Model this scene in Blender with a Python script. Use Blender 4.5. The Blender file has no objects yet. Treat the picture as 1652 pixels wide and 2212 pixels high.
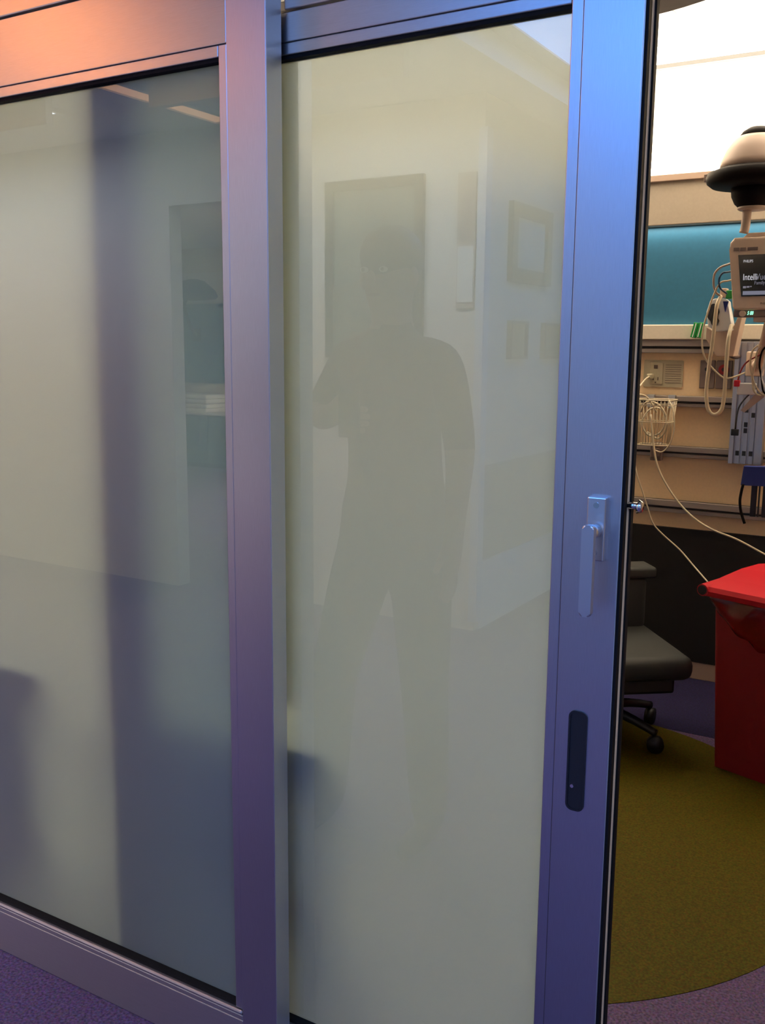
import bpy, bmesh, math, random
from mathutils import Vector, Matrix

random.seed(7)
scene = bpy.context.scene
COL = scene.collection
R = math.radians

# ---------------------------------------------------------------- camera
YAW, PITCH, ROLL = R(30.8), R(9.55), R(0.48)
fw = Vector((-math.sin(YAW) * math.cos(PITCH), math.cos(YAW) * math.cos(PITCH), -math.sin(PITCH)))
r0 = Vector((math.cos(YAW), math.sin(YAW), 0))
u0 = r0.cross(fw)
rt = r0 * math.cos(ROLL) + u0 * math.sin(ROLL)
up = rt.cross(fw)
cd = bpy.data.cameras.new('camera')
cd.sensor_fit = 'HORIZONTAL'
cd.sensor_width = 36
cd.lens = 2100 / 1652 * 36
cd.clip_start = 0.05
cam = bpy.data.objects.new('camera', cd)
COL.objects.link(cam)
cam.matrix_world = Matrix(((rt.x, up.x, -fw.x, 0), (rt.y, up.y, -fw.y, -1.3744), (rt.z, up.z, -fw.z, 1.45), (0, 0, 0, 1)))
scene.camera = cam

# ---------------------------------------------------------------- world, lamps, exposure
w = bpy.data.worlds.new('world')
scene.world = w
w.use_nodes = True
w.node_tree.nodes['Background'].inputs[0].default_value = (0.5, 0.5, 0.6, 1)
w.node_tree.nodes['Background'].inputs[1].default_value = 0.02
vs = scene.view_settings
vs.view_transform = 'Standard'
vs.look = 'None'
vs.gamma = 1
vs.use_curve_mapping = False
vs.exposure = 0.0
scene.cycles.caustics_reflective = False
scene.cycles.caustics_refractive = False
scene.cycles.sample_clamp_indirect = 6
scene.cycles.max_bounces = 8
scene.cycles.use_adaptive_sampling = True
scene.cycles.adaptive_threshold = 0.04
scene.cycles.transparent_max_bounces = 12


def area(name, loc, rot, sx, sy, power, color, parent=None, spread=180):
    l = bpy.data.lights.new(name, 'AREA')
    l.shape = 'RECTANGLE'
    l.size, l.size_y = sx, sy
    l.energy = power
    l.color = color
    l.spread = R(spread)
    o = bpy.data.objects.new(name, l)
    COL.objects.link(o)
    o.location = loc
    o.rotation_euler = rot
    return o


# lamp strengths (the lamps themselves are built with their fixtures below)
P_BLUE = 92     # cool luminous ceiling panel of the corridor
P_WARM = 15      # warm corridor downlights
P_STRIP = 0.8      # warm linear ceiling lamp
P_UP = 158       # up-light over the bed head
P_COOL_FILL = 65      # added unseen cool fill right of the doors
P_DOWN = 6       # down-light under the same ledge
P_WASH_FILL = 50      # added wall-wash fills, hidden behind lips
P_OPP = 420      # room across the corridor
C_BLUE = (0.09, 0.34, 1.0)
C_WARM = (1.0, 0.30, 0.05)
C_ROOM = (1.0, 0.86, 0.68)
UP = (math.pi, 0, 0)
DOWN = (0, 0, 0)


# ---------------------------------------------------------------- materials
def principled(name, color, rough=0.5, metal=0.0, **kw):
    m = bpy.data.materials.new(name)
    m.use_nodes = True
    b = m.node_tree.nodes['Principled BSDF']
    b.inputs['Base Color'].default_value = (*color, 1)
    b.inputs['Roughness'].default_value = rough
    b.inputs['Metallic'].default_value = metal
    for k, v in kw.items():
        b.inputs[k.replace('_', ' ')].default_value = v
    return m


def noisy(m, scale, amount, bump=0.0, detail=3, stretch=None, coord='Object'):
    """vary the base colour (lighter/darker grain) and add a fine relief"""
    nt = m.node_tree
    b = nt.nodes['Principled BSDF']
    c = b.inputs['Base Color'].default_value[:]
    tc = nt.nodes.new('ShaderNodeTexCoord')
    mp = nt.nodes.new('ShaderNodeMapping')
    nt.links.new(tc.outputs[coord], mp.inputs[0])
    if stretch:
        mp.inputs['Scale'].default_value = stretch
    n = nt.nodes.new('ShaderNodeTexNoise')
    n.inputs['Scale'].default_value = scale
    n.inputs['Detail'].default_value = detail
    nt.links.new(mp.outputs[0], n.inputs['Vector'])
    rp = nt.nodes.new('ShaderNodeValToRGB')
    rp.color_ramp.elements[0].position = 0.3
    rp.color_ramp.elements[1].position = 0.7
    rp.color_ramp.elements[0].color = tuple(max(0, v * (1 - amount)) for v in c[:3]) + (1,)
    rp.color_ramp.elements[1].color = tuple(min(1, v * (1 + amount)) for v in c[:3]) + (1,)
    nt.links.new(n.outputs['Fac'], rp.inputs[0])
    nt.links.new(rp.outputs[0], b.inputs['Base Color'])
    if bump:
        bp = nt.nodes.new('ShaderNodeBump')
        bp.inputs['Strength'].default_value = bump
        bp.inputs['Distance'].default_value = 0.002
        nt.links.new(n.outputs['Fac'], bp.inputs['Height'])
        nt.links.new(bp.outputs[0], b.inputs['Normal'])
    return m


def brushed(name, color, rough, tangent, stretch, aniso=0.35):
    m = noisy(principled(name, color, rough, 1.0), 60, 0.05, 0.04, 4, stretch)
    nt = m.node_tree
    b = nt.nodes['Principled BSDF']
    b.inputs['Anisotropic'].default_value = aniso
    v = nt.nodes.new('ShaderNodeCombineXYZ')
    for i in range(3):
        v.inputs[i].default_value = tangent[i]
    nt.links.new(v.outputs[0], b.inputs['Tangent'])
    return m


def emissive(name, color, strength):
    m = bpy.data.materials.new(name)
    m.use_nodes = True
    nt = m.node_tree
    nt.nodes.clear()
    e = nt.nodes.new('ShaderNodeEmission')
    e.inputs[0].default_value = (*color, 1)
    e.inputs[1].default_value = strength
    o = nt.nodes.new('ShaderNodeOutputMaterial')
    nt.links.new(e.outputs[0], o.inputs[0])
    return m


def glass_face():
    """clear polished outer face of the laminated pane: sharp reflection, lets light through"""
    m = bpy.data.materials.new('polished_glass_face')
    m.use_nodes = True
    nt = m.node_tree
    nt.nodes.clear()
    t = nt.nodes.new('ShaderNodeBsdfTransparent')
    t.inputs[0].default_value = (0.95, 0.97, 0.95, 1)
    g = nt.nodes.new('ShaderNodeBsdfGlossy')
    g.inputs['Roughness'].default_value = 0.0
    f = nt.nodes.new('ShaderNodeFresnel')
    f.inputs[0].default_value = 1.95
    mx = nt.nodes.new('ShaderNodeMixShader')
    o = nt.nodes.new('ShaderNodeOutputMaterial')
    ge = nt.nodes.new('ShaderNodeNewGeometry')      # reflect on the outer side of the face only
    iv = nt.nodes.new('ShaderNodeMath')
    iv.operation = 'SUBTRACT'
    iv.inputs[0].default_value = 1.0
    nt.links.new(ge.outputs['Backfacing'], iv.inputs[1])
    mu = nt.nodes.new('ShaderNodeMath')
    mu.operation = 'MULTIPLY'
    nt.links.new(f.outputs[0], mu.inputs[0])
    nt.links.new(iv.outputs[0], mu.inputs[1])
    nt.links.new(mu.outputs[0], mx.inputs[0])
    nt.links.new(t.outputs[0], mx.inputs[1])
    nt.links.new(g.outputs[0], mx.inputs[2])
    nt.links.new(mx.outputs[0], o.inputs[0])
    return m


def frost_face():
    """milky etched inner face: rough see-through plus scattered light from both sides"""
    m = bpy.data.materials.new('etched_glass_face')
    m.use_nodes = True
    nt = m.node_tree
    nt.nodes.clear()
    rf = nt.nodes.new('ShaderNodeBsdfRefraction')
    rf.inputs['Color'].default_value = (0.80, 0.86, 0.82, 1)
    rf.inputs['Roughness'].default_value = 0.60
    rf.inputs['IOR'].default_value = 1.25
    d = nt.nodes.new('ShaderNodeBsdfDiffuse')
    d.inputs[0].default_value = (0.62, 0.66, 0.62, 1)
    tl = nt.nodes.new('ShaderNodeBsdfTranslucent')
    tl.inputs[0].default_value = (0.54, 0.66, 0.65, 1)
    m1 = nt.nodes.new('ShaderNodeMixShader')
    m1.inputs[0].default_value = 0.78
    nt.links.new(d.outputs[0], m1.inputs[1])
    nt.links.new(tl.outputs[0], m1.inputs[2])
    m2 = nt.nodes.new('ShaderNodeMixShader')
    m2.inputs[0].default_value = 0.08
    nt.links.new(m1.outputs[0], m2.inputs[1])
    nt.links.new(rf.outputs[0], m2.inputs[2])
    o = nt.nodes.new('ShaderNodeOutputMaterial')
    nt.links.new(m2.outputs[0], o.inputs[0])
    return m


M = {}
M['alu_v'] = brushed('anodised_aluminium_upright', (0.50, 0.50, 0.55), 0.38, (1, 0, 0), (30, 30, 0.6))
M['alu_h'] = brushed('anodised_aluminium_rail', (0.52, 0.51, 0.54), 0.38, (0, 0, 1), (0.6, 30, 30))
M['alu'] = principled('satin_aluminium', (0.62, 0.62, 0.64), 0.33, 1.0)
M['steel'] = principled('polished_steel', (0.72, 0.70, 0.66), 0.18, 1.0)
M['rubber'] = principled('black_rubber', (0.006, 0.005, 0.005), 0.7, Specular_IOR_Level=0.15)
M['strip'] = principled('edge_strip_reflection', (0.85, 0.68, 0.45), 0.4, 0.0)  # metal strip; its cream reflection is put into the tan colour
M['black'] = principled('black_plastic', (0.008, 0.008, 0.010), 0.45)
M['glass'] = glass_face()
M['frost'] = frost_face()
M['wall'] = noisy(principled('cream_wall_paint', (0.72, 0.63, 0.50), 0.75), 90, 0.03, 0.05)
M['tan'] = noisy(principled('tan_wall_paint', (0.92, 0.67, 0.40), 0.7), 90, 0.03, 0.05)
M['fixture'] = noisy(principled('cream_fixture', (0.38, 0.32, 0.25), 0.6), 90, 0.03)
M['side'] = principled('satin_aluminium_side', (0.60, 0.58, 0.55), 0.5, 1.0)
M['plenum'] = principled('grey_ceiling_grid', (0.10, 0.10, 0.10), 0.8)
M['hallwall'] = noisy(principled('corridor_wall_paint', (0.70, 0.66, 0.58), 0.75), 90, 0.03, 0.05)
M['white'] = principled('white_paint', (0.80, 0.80, 0.78), 0.6)
M['tile'] = noisy(principled('ceiling_tile', (0.80, 0.79, 0.76), 0.9), 220, 0.05, 0.15)
M['teal'] = noisy(principled('teal_wall_laminate', (0.016, 0.12, 0.215), 0.6), 60, 0.04)
M['brown'] = noisy(principled('brown_soffit', (0.0075, 0.0032, 0.0025), 0.9, Specular_IOR_Level=0.02), 30, 0.08)
M['dark_panel'] = noisy(principled('dark_wall_protection', (0.005, 0.004, 0.004), 0.8), 40, 0.1)
M['beige_trim'] = principled('beige_trim', (0.42, 0.30, 0.23), 0.6)
M['rail'] = principled('grey_rail', (0.30, 0.25, 0.225), 0.45)
M['rail_dark'] = principled('rail_groove', (0.035, 0.026, 0.022), 0.6)
M['plastic'] = noisy(principled('warm_white_plastic', (0.62, 0.47, 0.36), 0.45), 40, 0.03)
M['plate'] = noisy(principled('ivory_plate', (0.46, 0.40, 0.27), 0.45), 40, 0.03)
M['gas_plate'] = principled('grey_gas_plate', (0.17, 0.12, 0.10), 0.4)
M['cable'] = principled('ivory_cable', (0.60, 0.50, 0.34), 0.45)
M['grey_cable'] = principled('grey_cable', (0.35, 0.28, 0.23), 0.45)
M['blue_cable'] = principled('dark_blue_cable', (0.01, 0.04, 0.10), 0.4)
M['red'] = noisy(principled('red_plastic', (0.22, 0.003, 0.005), 0.5), 20, 0.05)
M['red_lid'] = principled('red_lid_plastic', (0.55, 0.008, 0.02), 0.4)
M['bag'] = noisy(principled('red_liner_film', (0.16, 0.005, 0.005), 0.15), 9, 0.5, 0.8)
M['green'] = principled('green_plastic', (0.01, 0.26, 0.04), 0.4)
M['blue'] = principled('navy_nylon', (0.006, 0.018, 0.16), 0.6)
M['grey_vinyl'] = noisy(principled('grey_green_vinyl', (0.024, 0.026, 0.024), 0.65), 14, 0.06)
M['blue_vinyl'] = noisy(principled('blue_vinyl', (0.004, 0.06, 0.15), 0.5), 14, 0.06)
M['brown_vinyl'] = noisy(principled('dark_brown_vinyl', (0.045, 0.030, 0.028), 0.5), 14, 0.06)
M['curtain'] = noisy(principled('yellow_green_curtain', (0.42, 0.44, 0.10), 0.8), 30, 0.08)
nt_ = M['curtain'].node_tree
tl_ = nt_.nodes.new('ShaderNodeBsdfTranslucent')
tl_.inputs[0].default_value = (0.85, 0.80, 0.12, 1)
mx_ = nt_.nodes.new('ShaderNodeMixShader')
mx_.inputs[0].default_value = 0.6
nt_.links.new(nt_.nodes['Principled BSDF'].outputs[0], mx_.inputs[1])
nt_.links.new(tl_.outputs[0], mx_.inputs[2])
nt_.links.new(mx_.outputs[0], nt_.nodes['Material Output'].inputs[0])
M['screen'] = principled('dark_screen', (0.006, 0.005, 0.008), 0.15)
M['screen_white'] = emissive('screen_lettering_white', (0.8, 0.8, 0.85), 0.7)
M['screen_grey'] = emissive('screen_lettering_grey', (0.35, 0.33, 0.40), 0.5)
M['screen_bar'] = emissive('screen_status_bar', (0.36, 0.36, 0.46), 0.5)
M['print'] = principled('brown_print', (0.10, 0.065, 0.045), 0.6)
M['led'] = emissive('green_led', (0.25, 1.0, 0.55), 3.0)
M['lamp_cream'] = principled('cream_lamp_shell', (0.40, 0.30, 0.245), 0.5)
M['lamp_dark'] = principled('dark_lamp_rim', (0.005, 0.003, 0.003), 0.7, Specular_IOR_Level=0.12)
M['diffuser'] = principled('opal_diffuser', (0.85, 0.85, 0.85), 0.5)
M['frame_wood'] = noisy(principled('brown_picture_frame', (0.16, 0.095, 0.05), 0.5), 30, 0.2, 0.05, 3, (1, 1, 8))
M['dark_art'] = noisy(principled('dark_green_print', (0.09, 0.12, 0.09), 0.6), 2.2, 0.8)
M['pale_art'] = noisy(principled('pale_print', (0.62, 0.60, 0.52), 0.6), 8, 0.12)
M['tan_art'] = noisy(principled('tan_print', (0.34, 0.27, 0.16), 0.6), 8, 0.2)
M['wainscot'] = noisy(principled('grey_green_wall_guard', (0.30, 0.32, 0.27), 0.6), 50, 0.04)
M['guard'] = principled('pale_corner_guard', (0.62, 0.70, 0.80), 0.3)
M['linen'] = principled('white_linen', (0.80, 0.80, 0.74), 0.8)
M['cabinet'] = principled('teal_grey_cabinet', (0.10, 0.19, 0.18), 0.5)
M['skin'] = principled('skin', (0.45, 0.26, 0.18), 0.5)
M['shirt'] = noisy(principled('maroon_shirt', (0.10, 0.030, 0.022), 0.8), 60, 0.1)
M['trousers'] = noisy(principled('charcoal_trousers', (0.035, 0.04, 0.042), 0.8), 60, 0.1)
M['shoe'] = principled('black_shoe', (0.015, 0.014, 0.013), 0.4)
M['hair'] = noisy(principled('dark_hair', (0.02, 0.014, 0.01), 0.5), 90, 0.3)


def floor_mat(name, base, spread, rough=0.6):
    m = bpy.data.materials.new(name)
    m.use_nodes = True
    nt = m.node_tree
    b = nt.nodes['Principled BSDF']
    b.inputs['Roughness'].default_value = rough
    b.inputs['Specular IOR Level'].default_value = 0.08
    tc = nt.nodes.new('ShaderNodeTexCoord')
    n = nt.nodes.new('ShaderNodeTexNoise')
    n.inputs['Scale'].default_value = 160
    n.inputs['Detail'].default_value = 4
    nt.links.new(tc.outputs['Object'], n.inputs['Vector'])
    v = nt.nodes.new('ShaderNodeTexVoronoi')
    v.inputs['Scale'].default_value = 220
    nt.links.new(tc.outputs['Object'], v.inputs['Vector'])
    rp = nt.nodes.new('ShaderNodeValToRGB')
    rp.color_ramp.elements[0].position = 0.32
    rp.color_ramp.elements[0].color = tuple(c * (1 - spread) for c in base) + (1,)
    rp.color_ramp.elements[1].position = 0.68
    rp.color_ramp.elements[1].color = tuple(min(1, c * (1 + spread)) for c in base) + (1,)
    nt.links.new(n.outputs['Fac'], rp.inputs[0])
    mx = nt.nodes.new('ShaderNodeMixRGB')
    mx.blend_type = 'MULTIPLY'
    mx.inputs[0].default_value = 0.35
    nt.links.new(rp.outputs[0], mx.inputs[1])
    nt.links.new(v.outputs['Color'], mx.inputs[2])
    nt.links.new(mx.outputs[0], b.inputs['Base Color'])
    return m


M['floor'] = floor_mat('purple_speckled_floor', (0.125, 0.080, 0.16), 0.45)
M['floor_shaded'] = floor_mat('shaded_speckled_floor', (0.022, 0.018, 0.055), 0.35)  # floor colour darkened to carry the shade near the head wall
M['floor_green'] = floor_mat('yellow_green_floor', (0.080, 0.062, 0.003), 0.25)


# ---------------------------------------------------------------- geometry helpers
def link(name, me, mat, parent=None, label=None, cat=None, group=None, kind=None, smooth=False):
    o = bpy.data.objects.new(name, me)
    COL.objects.link(o)
    if mat is not None and not me.materials:
        me.materials.append(M[mat] if isinstance(mat, str) else mat)
    if parent is not None:
        o.parent = parent
        o.matrix_parent_inverse = Matrix.Translation(parent_world(parent)).inverted()
    tag(o, label, cat, group, kind)
    if smooth:
        for p in me.polygons:
            p.use_smooth = True
    return o


def parent_world(p):
    v = Vector(p.location)
    return v


def tag(o, label=None, cat=None, group=None, kind=None):
    if label:
        o['label'] = label
    if cat:
        o['category'] = cat
    if group:
        o['group'] = group
    if kind:
        o['kind'] = kind
    return o


def thing(name, loc, label=None, cat=None, group=None, kind=None):
    o = bpy.data.objects.new(name, None)
    o.empty_display_size = 0.05
    o.location = loc
    COL.objects.link(o)
    return tag(o, label, cat, group, kind)


def mesh_of(bm, name):
    bmesh.ops.recalc_face_normals(bm, faces=bm.faces[:])
    me = bpy.data.meshes.new(name)
    bm.to_mesh(me)
    bm.free()
    return me


def bm_box(bm, x0, x1, y0, y1, z0, z1, bev=0.0, seg=2, rot=None):
    vs_ = [bm.verts.new((x, y, z)) for x in (x0, x1) for y in (y0, y1) for z in (z0, z1)]
    idx = [(0, 1, 3, 2), (4, 6, 7, 5), (0, 4, 5, 1), (2, 3, 7, 6), (0, 2, 6, 4), (1, 5, 7, 3)]
    fs = [bm.faces.new([vs_[i] for i in f]) for f in idx]
    if rot is not None:
        c = Vector(((x0 + x1) / 2, (y0 + y1) / 2, (z0 + z1) / 2))
        bmesh.ops.rotate(bm, verts=vs_, cent=c, matrix=rot)
    if bev:
        es = list({e for f in fs for e in f.edges})
        bmesh.ops.bevel(bm, geom=es, offset=bev, segments=seg, profile=0.5, affect='EDGES')


def box(name, x0, x1, y0, y1, z0, z1, mat, parent=None, bev=0.0, rot=None, **kw):
    bm = bmesh.new()
    bm_box(bm, x0, x1, y0, y1, z0, z1, bev, rot=rot)
    return link(name, mesh_of(bm, name), mat, parent, **kw)


def boxes(name, lst, mat, parent=None, bev=0.0, **kw):
    bm = bmesh.new()
    for b in lst:
        bm_box(bm, *b, bev)
    return link(name, mesh_of(bm, name), mat, parent, **kw)


def bm_lathe(bm, prof, cx, cy, n=32):
    rings = []
    for r, z in prof:
        rings.append([bm.verts.new((cx + max(r, 1e-4) * math.cos(2 * math.pi * i / n), cy + max(r, 1e-4) * math.sin(2 * math.pi * i / n), z)) for i in range(n)])
    for a, b in zip(rings, rings[1:]):
        for i in range(n):
            bm.faces.new((a[i], a[(i + 1) % n], b[(i + 1) % n], b[i]))
    bm.faces.new(rings[0][::-1])
    bm.faces.new(rings[-1])


def lathe(name, prof, cx, cy, mat, parent=None, n=32, **kw):
    bm = bmesh.new()
    bm_lathe(bm, prof, cx, cy, n)
    return link(name, mesh_of(bm, name), mat, parent, smooth=True, **kw)


def catmull(pts, k=6):
    P = [Vector(p) for p in pts]
    if len(P) < 3:
        return P
    P = [P[0] * 2 - P[1]] + P + [P[-1] * 2 - P[-2]]
    out = []
    for i in range(1, len(P) - 2):
        for j in range(k):
            t = j / k
            a, b, c, d = P[i - 1], P[i], P[i + 1], P[i + 2]
            out.append(0.5 * ((2 * b) + (c - a) * t + (2 * a - 5 * b + 4 * c - d) * t * t + (3 * b - a - 3 * c + d) * t ** 3))
    out.append(P[-2])
    return out


def bm_tube(bm, pts, r, n=8, smooth=True, k=6):
    P = catmull(pts, k) if smooth else [Vector(p) for p in pts]
    rings = []
    side = None
    for i, p in enumerate(P):
        t = (P[min(i + 1, len(P) - 1)] - P[max(i - 1, 0)])
        if t.length < 1e-9:
            t = Vector((0, 0, 1))
        t.normalize()
        if side is None:
            side = t.cross(Vector((0, 0, 1)))
            if side.length < 0.1:
                side = t.cross(Vector((0, 1, 0)))
        side = (side - t * side.dot(t))
        side.normalize()
        o = t.cross(side)
        rr = r(i / max(1, len(P) - 1)) if callable(r) else r
        rings.append([bm.verts.new(p + side * rr * math.cos(2 * math.pi * j / n) + o * rr * math.sin(2 * math.pi * j / n)) for j in range(n)])
    for a, b in zip(rings, rings[1:]):
        for j in range(n):
            bm.faces.new((a[j], a[(j + 1) % n], b[(j + 1) % n], b[j]))
    bm.faces.new(rings[0][::-1])
    bm.faces.new(rings[-1])


def tube(name, pts, r, mat, parent=None, n=8, smooth=True, **kw):
    bm = bmesh.new()
    bm_tube(bm, pts, r, n, smooth)
    return link(name, mesh_of(bm, name), mat, parent, smooth=True, **kw)


def bm_prism(bm, poly, axis, a, b):
    """poly of 2-D points; extruded along axis ('x','y','z') from a to b"""
    def P(p, t):
        return {'x': (t, p[0], p[1]), 'y': (p[0], t, p[1]), 'z': (p[0], p[1], t)}[axis]
    A = [bm.verts.new(P(p, a)) for p in poly]
    B = [bm.verts.new(P(p, b)) for p in poly]
    n = len(poly)
    for i in range(n):
        bm.faces.new((A[i], A[(i + 1) % n], B[(i + 1) % n], B[i]))
    bm.faces.new(A[::-1])
    bm.faces.new(B)


def prism(name, poly, axis, a, b, mat, parent=None, bev=0.0, **kw):
    bm = bmesh.new()
    bm_prism(bm, poly, axis, a, b)
    if bev:
        bmesh.ops.bevel(bm, geom=bm.edges[:], offset=bev, segments=2, profile=0.5, affect='EDGES')
    return link(name, mesh_of(bm, name), mat, parent, **kw)


def rrect(x0, x1, z0, z1, r, n=5):
    out = []
    for cx, cz, a0 in ((x1 - r, z1 - r, 0), (x0 + r, z1 - r, 90), (x0 + r, z0 + r, 180), (x1 - r, z0 + r, 270)):
        for i in range(n + 1):
            a = R(a0 + 90 * i / n)
            out.append((cx + r * math.cos(a), cz + r * math.sin(a)))
    return out


def lettering(name, s, size, loc, mat, parent, rotz=0.0, shear=0.0, sx=1.0):
    c = bpy.data.curves.new(name, 'FONT')
    c.body = s
    c.size = size
    c.shear = shear
    c.extrude = 0.0004
    t = bpy.data.objects.new(name + '_tmp', c)
    COL.objects.link(t)
    dg = bpy.context.evaluated_depsgraph_get()
    me = bpy.data.meshes.new_from_object(t.evaluated_get(dg))
    bpy.data.objects.remove(t)
    me.transform(Matrix.Translation(loc) @ Matrix.Rotation(rotz, 4, 'Z') @ Matrix.Rotation(math.pi / 2, 4, 'X') @ Matrix.Diagonal((sx, 1, 1, 1)))
    me.materials.clear()
    return link(name, me, mat, parent)


# ================================================================ THE SETTING
# room behind the doors: x -3.6..0.9, y 0.1..2.95, ceiling 2.634; corridor in front of them (y < 0)
fl = box('floor', -10.2, 2.8, -8.2, 3.05, -0.06, 0.0, 'floor', kind='structure', label='purple speckled sheet floor of room and corridor')
bm = bmesh.new()
bm_lathe(bm, [(0.962, 0.0), (0.962, 0.0015), (0.0, 0.0015)], -1.15, 1.35, 96)
box('floor_shade_strip', -3.6, 0.9, 2.28, 2.931, 0.0, 0.0010, 'floor_shaded', fl, label='floor strip along the head wall with shade painted in navy')  # added strip; navy tone stands in for shade deep in the room
link('floor_inlay', mesh_of(bm, 'floor_inlay'), 'floor_green', fl, label='yellow-green round floor inlay')

wb = box('wall_back', -3.7, 1.0, 2.95, 3.05, 0, 2.72, 'wall', kind='structure', label='cream head wall at the back of the room')
box('wall_panel', -3.6, 0.9, 2.938, 2.951, 1.561, 1.972, 'teal', wb, label='teal laminate band')
box('wall_panel', -3.6, 0.9, 2.944, 2.951, 0.6765, 1.4975, 'tan', wb, label='tan panel between the rails')
box('wall_panel', -3.6, 0.9, 2.930, 2.951, 0.079, 0.676, 'dark_panel', wb, label='dark lower wall protection')
box('wall_left', -3.7, -3.6, 0.10, 2.95, 0, 2.72, 'wall', kind='structure', label='cream left wall of the room')
box('wall_right', 0.9, 1.0, 0.10, 2.95, 0, 2.72, 'wall', kind='structure', label='cream right wall of the room')
box('baseboard_back', -3.6, 0.9, 2.932, 2.95, 0, 0.078, 'beige_trim', kind='structure', bev=0.003, label='beige baseboard under the head wall')
ce = box('ceiling', -3.7, 1.0, 0.0, 3.05, 2.66, 2.74, 'plenum', kind='structure', label='white tiled ceiling of the room')
# ceiling tiles with recessed joints
tile_me = None
ys = [0.12 + 0.64 * i for i in range(5)]
for i in range(7):
    for j in range(4):
        x0, y0 = -3.58 + 0.64 * i, ys[j]
        if tile_me is None:
            b_ = bmesh.new()
            bm_box(b_, 0.005, 0.635, 0.005, 0.635, -0.026, 0.0, 0.004, 1)
            tile_me = mesh_of(b_, 'ceiling_tile')
            tile_me.materials.append(M['tile'])
        o = bpy.data.objects.new('ceiling_tile', tile_me)
        COL.objects.link(o)
        o.location = (x0, y0, 2.66)
        o.parent = ce
box('ceiling_trim', -3.6, 0.9, 2.938, 2.95, 2.617, 2.634, 'plenum', ce)
box('ceiling_border', -3.6, 0.9, 2.69, 2.95, 2.634, 2.66, 'tile', ce)
lathe('ceiling_disc', [(0.735, 2.634), (0.735, 2.556), (0.72, 2.55), (0.0, 2.55)], -1.15, 1.35, 'brown', ce, 72, label='brown round ceiling soffit')

# wall that carries the doors, corridor walls and ceiling
wf = boxes('wall_front', [(-10.2, -2.16, 0.0, 0.10, 0, 2.72), (0.05, 2.8, 0.0, 0.10, 0, 2.72), (-2.16, 0.05, 0.0, 0.10, 2.26, 2.72)], 'hallwall', kind='structure', label='corridor wall around the glass doors')
box('ceiling_corridor', -10.2, 2.8, -8.2, 0.0, 2.66, 2.74, 'tile', kind='structure', label='corridor ceiling')
wo = boxes('wall_opposite', [(-3.25, -2.10, -5.2, -2.95, 0, 2.66), (-10.2, -4.05, -3.05, -2.95, 0, 2.66), (-4.05, -3.25, -3.05, -2.95, 2.25, 2.66), (-2.10, 2.8, -5.3, -5.2, 0, 2.66), (-3.35, -3.25, -8.1, -5.2, 0, 2.66)], 'hallwall', kind='structure', label='corridor wall opposite the glass doors')
box('wall_guard', -2.10, -2.085, -5.2, -3.0, 0.37, 0.86, 'wainscot', wo, label='grey-green wall guard')
box('wall_guard', -2.10, -2.088, -5.2, -3.0, 0.0, 0.36, 'white', wo, label='white lower wall band')
box('corner_guard', -2.125, -2.080, -3.0, -2.935, 0.05, 2.5, 'guard', wo, label='pale corner guard')
box('wall_end_right', 2.7, 2.8, -5.2, 0.0, 0, 2.66, 'hallwall', kind='structure', label='corridor end wall')
box('wall_end_left', -10.2, -10.1, -8.1, 0.0, 0, 2.66, 'hallwall', kind='structure', label='far corridor end wall')
wx = box('wall_far', -10.2, -3.25, -8.2, -8.1, 0, 2.66, 'wall', kind='structure', label='head wall of the room across the corridor')
box('wall_panel', -10.1, -3.35, -8.1, -8.085, 1.0, 1.98, 'teal', wx, label='teal band across the corridor')
# corridor soffits with stepped edges
box('trim_1', -1.85, -1.70, -5.2, -0.55, 2.56, 2.66, 'white', kind='structure', label='white soffit edge along the corridor ceiling')

# ---------------------------------------------------------------- door frame
fr = thing('trim_2', (-1.05, 0.05, 0), 'aluminium frame around the glass doors', kind='structure')
box('header', -2.16, 0.05, 0.0, 0.10, 2.089, 2.26, 'alu_h', fr, 0.003)
box('jamb', -0.05, 0.05, 0.0, 0.10, 0.0, 2.089, 'alu_v', fr, 0.003)
box('jamb', -2.26, -2.16, -0.01, 0.10, 0.0, 2.26, 'alu_v', fr, 0.003)
box('track_cover', -1.050, -0.05, 0.048, 0.095, 2.0125, 2.089, 'alu_h', fr, 0.002)


def pane(name, x0, x1, y0, y1, z0, z1, parent):
    """laminated pane: polished outer faces, etched layer facing the corridor inside it"""
    verts = [(x, y, z) for x in (x0, x1) for y in (y0, y1) for z in (z0, z1)]
    ym = y0 + (y1 - y0) * 0.7
    verts += [(x, ym, z) for x in (x0, x1) for z in (z0, z1)]
    faces = [(0, 4, 5, 1), (2, 3, 7, 6), (0, 1, 3, 2), (4, 6, 7, 5), (0, 2, 6, 4), (1, 5, 7, 3), (8, 10, 11, 9)]
    me = bpy.data.meshes.new(name)
    me.from_pydata(verts, [], faces)
    me.materials.append(M['glass'])
    me.materials.append(M['frost'])
    me.polygons[6].material_index = 1
    return link(name, me, None, parent, label='milky frosted glass pane')


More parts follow.
